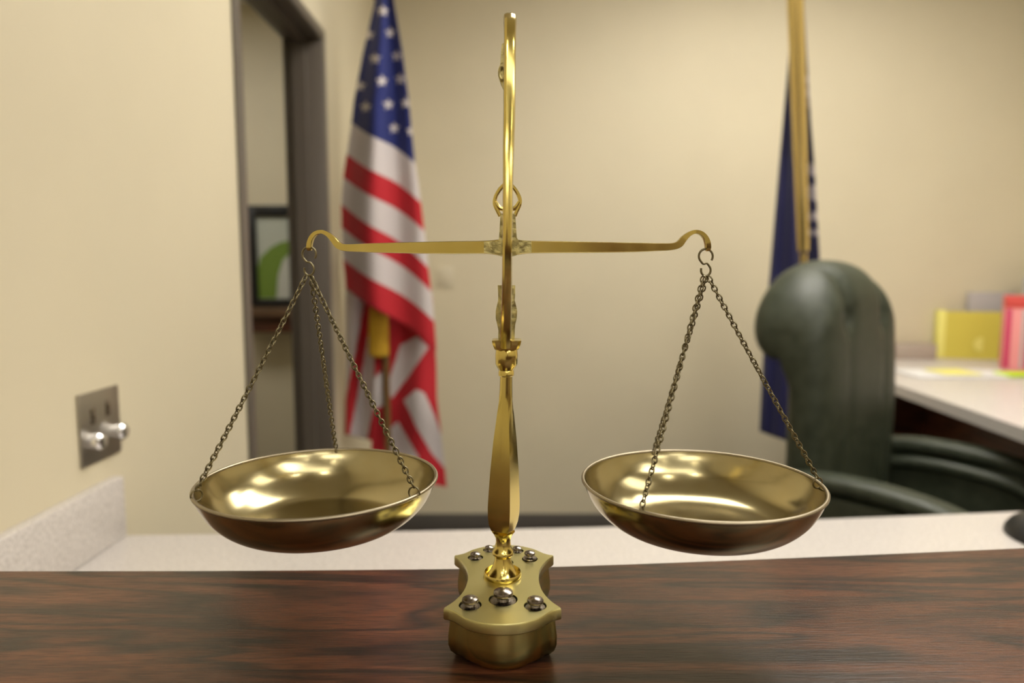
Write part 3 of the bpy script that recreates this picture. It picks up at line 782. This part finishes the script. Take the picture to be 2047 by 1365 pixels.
# rough cast hub and pointer with loop
bm = bmesh.new()
Yh = SY
ol = [(370, 1013.5, 1016.5), (380, 1008, 1021)]
def plate(pts, y0, y1):
    a = [at(x, y, Yh)+Vector((0, y0, 0)) for x, y in pts]; b = [at(x, y, Yh)+Vector((0, y1, 0)) for x, y in pts]; loft(bm, [a, b])
plate([(968, 484), (996, 482), (998, 476), (1000, 440), (1001, 428), (1030, 428), (1033, 476), (1036, 480), (1062, 483), (1062, 505), (1040, 507), (1026, 512), (1000, 511), (990, 508), (968, 506)], -.0042, .0042)
obj('beam_hub', bm, m_brass_cast, beam)
bm = bmesh.new()
lpz = [(1000, 432), (995, 422), (989.5, 410), (989, 400), (993, 388), (1002, 375), (1014, 366), (1026, 374), (1035, 387), (1039.5, 400), (1038, 411), (1033, 422), (1029, 432)]
tube(bm, catmull([at(x, y, Yh) for x, y in lpz], 4), .0011, 10)
tube(bm, catmull([at(x, y, Yh) for x, y in ((990, 404), (997, 414), (1006, 418), (1018, 420), (1031, 414), (1038, 404))], 4), .0012, 8)
tube(bm, [at(1014, 368, Yh), at(1015, 250, Yh), at(1017, 160, Yh+.0005)], .0014, 8)
obj('suspension_loop', bm, m_brass, beam)

# hooks, pans and chains
def link_bm(bm, c, t, u, L, Wd, r):
    """one oval chain link centred at c, long axis t, wide axis u"""
    n = 14; pts = []
    for k in range(n):
        a = 2*PI*k/n; pts.append(c+t*(math.cos(a)*L/2)+u*(math.sin(a)*Wd/2*(1 if abs(math.cos(a)) < .75 else .92)))
    nrm = t.cross(u); rings = []
    for k in range(n):
        tt = (pts[(k+1) % n]-pts[k-1]).normalized(); o_ = tt.cross(nrm)
        rings.append([pts[k]+(nrm*math.cos(2*PI*q/6)+o_*math.sin(2*PI*q/6))*r for q in range(6)])
    V = [[bm.verts.new(p) for p in rr] for rr in rings]
    for k in range(n):
        a, b = V[k], V[(k+1) % n]
        for q in range(6): bm.faces.new((a[q], a[(q+1) % 6], b[(q+1) % 6], b[q]))
def chain(p0, p1, twist, parent):
    bm = bmesh.new(); d_ = p1-p0; L = d_.length; pitch = .00292; n = max(2, round(L/pitch)); pitch = L/n; t = d_.normalized()
    sidev = t.cross(Vector((0, 1, 0))).normalized(); dep = t.cross(sidev).normalized()
    for i in range(n):
        s_ = (i+.5)/n; c = p0.lerp(p1, s_)+Vector((0, 0, -.0022*4*s_*(1-s_)*.25))
        a = twist[0]+twist[1]*s_+(PI/2 if i % 2 else 0)+.14*math.sin(i*1.7)
        u = (sidev*math.cos(a)+dep*math.sin(a))
        link_bm(bm, c, t, u, pitch*1.46, .0027, .00044)
    return obj('chain', bm, m_chain, parent, smooth=60)
def arc_pts(cx, cy, rx, ry, a0, a1, n=14):
    return [(cx+rx*math.cos(math.radians(lerp(a0, a1, k/n))), cy+ry*math.sin(math.radians(lerp(a0, a1, k/n)))) for k in range(n+1)]
PANS = [dict(c=(-.1113, 1.35-.11862), R=.0671, hook=(618, 508, 539), att=[(398, 990, 11, .3), (828, 985, 11, .2), (667, 904, 0, 0)], tw=[(.6, .3), (.5, .8), (.9, 2.4)], lab='left'),
        dict(c=(.1089, 1.35-.11985), R=.0674, hook=(1411, 512, 540), att=[(1273, 1022, 0, 0), (1646, 966, 11, .4), (1319, 908, 0, 0)], tw=[(.3, .6), (.5, 1.0), (.2, 1.2)], lab='right')]
for pn in PANS:
    hx, hy1, hy2 = pn['hook']; zr = pn['c'][1]; pc = Vector((pn['c'][0], SY, zr))
    # S hook: top loop open to the right, lower loop nearly closed
    top = arc_pts(hx, hy1, 13.8, 14.3, 35, -215, 22)        # from lower right, over the top, to lower left
    bot = arc_pts(hx, hy2, 9.6, 11.5, -70, 200, 22)
    path = top+[(hx-5, hy1+15.5), (hx+2, hy2-14)]+bot[2:]
    bm = bmesh.new(); tube(bm, catmull([at(x, y, SY) for x, y in path], 3), .00062, 8); obj('hook', bm, m_chain, beam, smooth=60)
    bm = bmesh.new(); R = pn['R']; th = .0007
    inner = [(R-.0008, 0), (R*.975, -.003), (R*.945, -.0075), (R*.89, -.0135), (R*.80, -.0195), (R*.69, -.0240), (R*.57, -.0262), (R*.44, -.0268), (R*.3, -.0269), (.0006, -.0269)]
    # smooth profile
    ip = catmull([(a, b, 0) for a, b in inner[:8]], 4); ip = [(p.x, p.y) for p in ip]+inner[8:]
    op = [(max(a, .0006)+ (th if a > R*.55 else 0), b-th) for a, b in ip[::-1]]
    lathe(bm, ip[::-1]+[(R, .0004)]+[(R+.0001, -.0003)]+op[::-1], pc, 128, cap=True)
    pan = obj('pan', bm, m_pan, sc, base=pc-Vector((0, 0, .028)), smooth=40)
    bm = bmesh.new(); tube(bm, [pc+Vector((R*math.cos(2*PI*k/128), R*math.sin(2*PI*k/128), 0)) for k in range(128)], .00105, 10, closed=True)
    obj('rolled_rim', bm, m_rim, pan, smooth=60)
    hb = at(hx, hy2+11.5, SY)
    for (ax_, ay_, rr, ph), tw in zip(pn['att'], pn['tw']):
        q = on(ax_, ay_, zr+.001); dv_ = Vector((q.x-pc.x, q.y-pc.y, 0)).normalized(); rimp = pc+dv_*(R-.001)
        rg = .0031 if rr else .0018; lift = .0022 if rr else .0006
        cen_ = rimp+Vector((0, 0, lift*.5))-dv_*(.0012 if rr else .0006)
        tgt = cen_+Vector((0, 0, rg))-dv_*.0003
        tn = Vector((-dv_.y, dv_.x, 0))
        pl_u = (dv_*math.cos(ph)+tn*math.sin(ph)); pts = [cen_+pl_u*(rg*math.cos(2*PI*k/20))+Vector((0, 0, rg*math.sin(2*PI*k/20))) for k in range(20)]
        bm = bmesh.new(); tube(bm, pts, .0005, 7, closed=True); obj('ring', bm, m_chain, pan, smooth=60)
        chain(hb+Vector(((q.x-pc.x)*.025+(.0009 if q.y > SY else -.0003), (q.y-pc.y)*.02, -.0006)), tgt, tw, pan)

for o in list(bpy.data.objects):
    if '_w' in o: del o['_w']
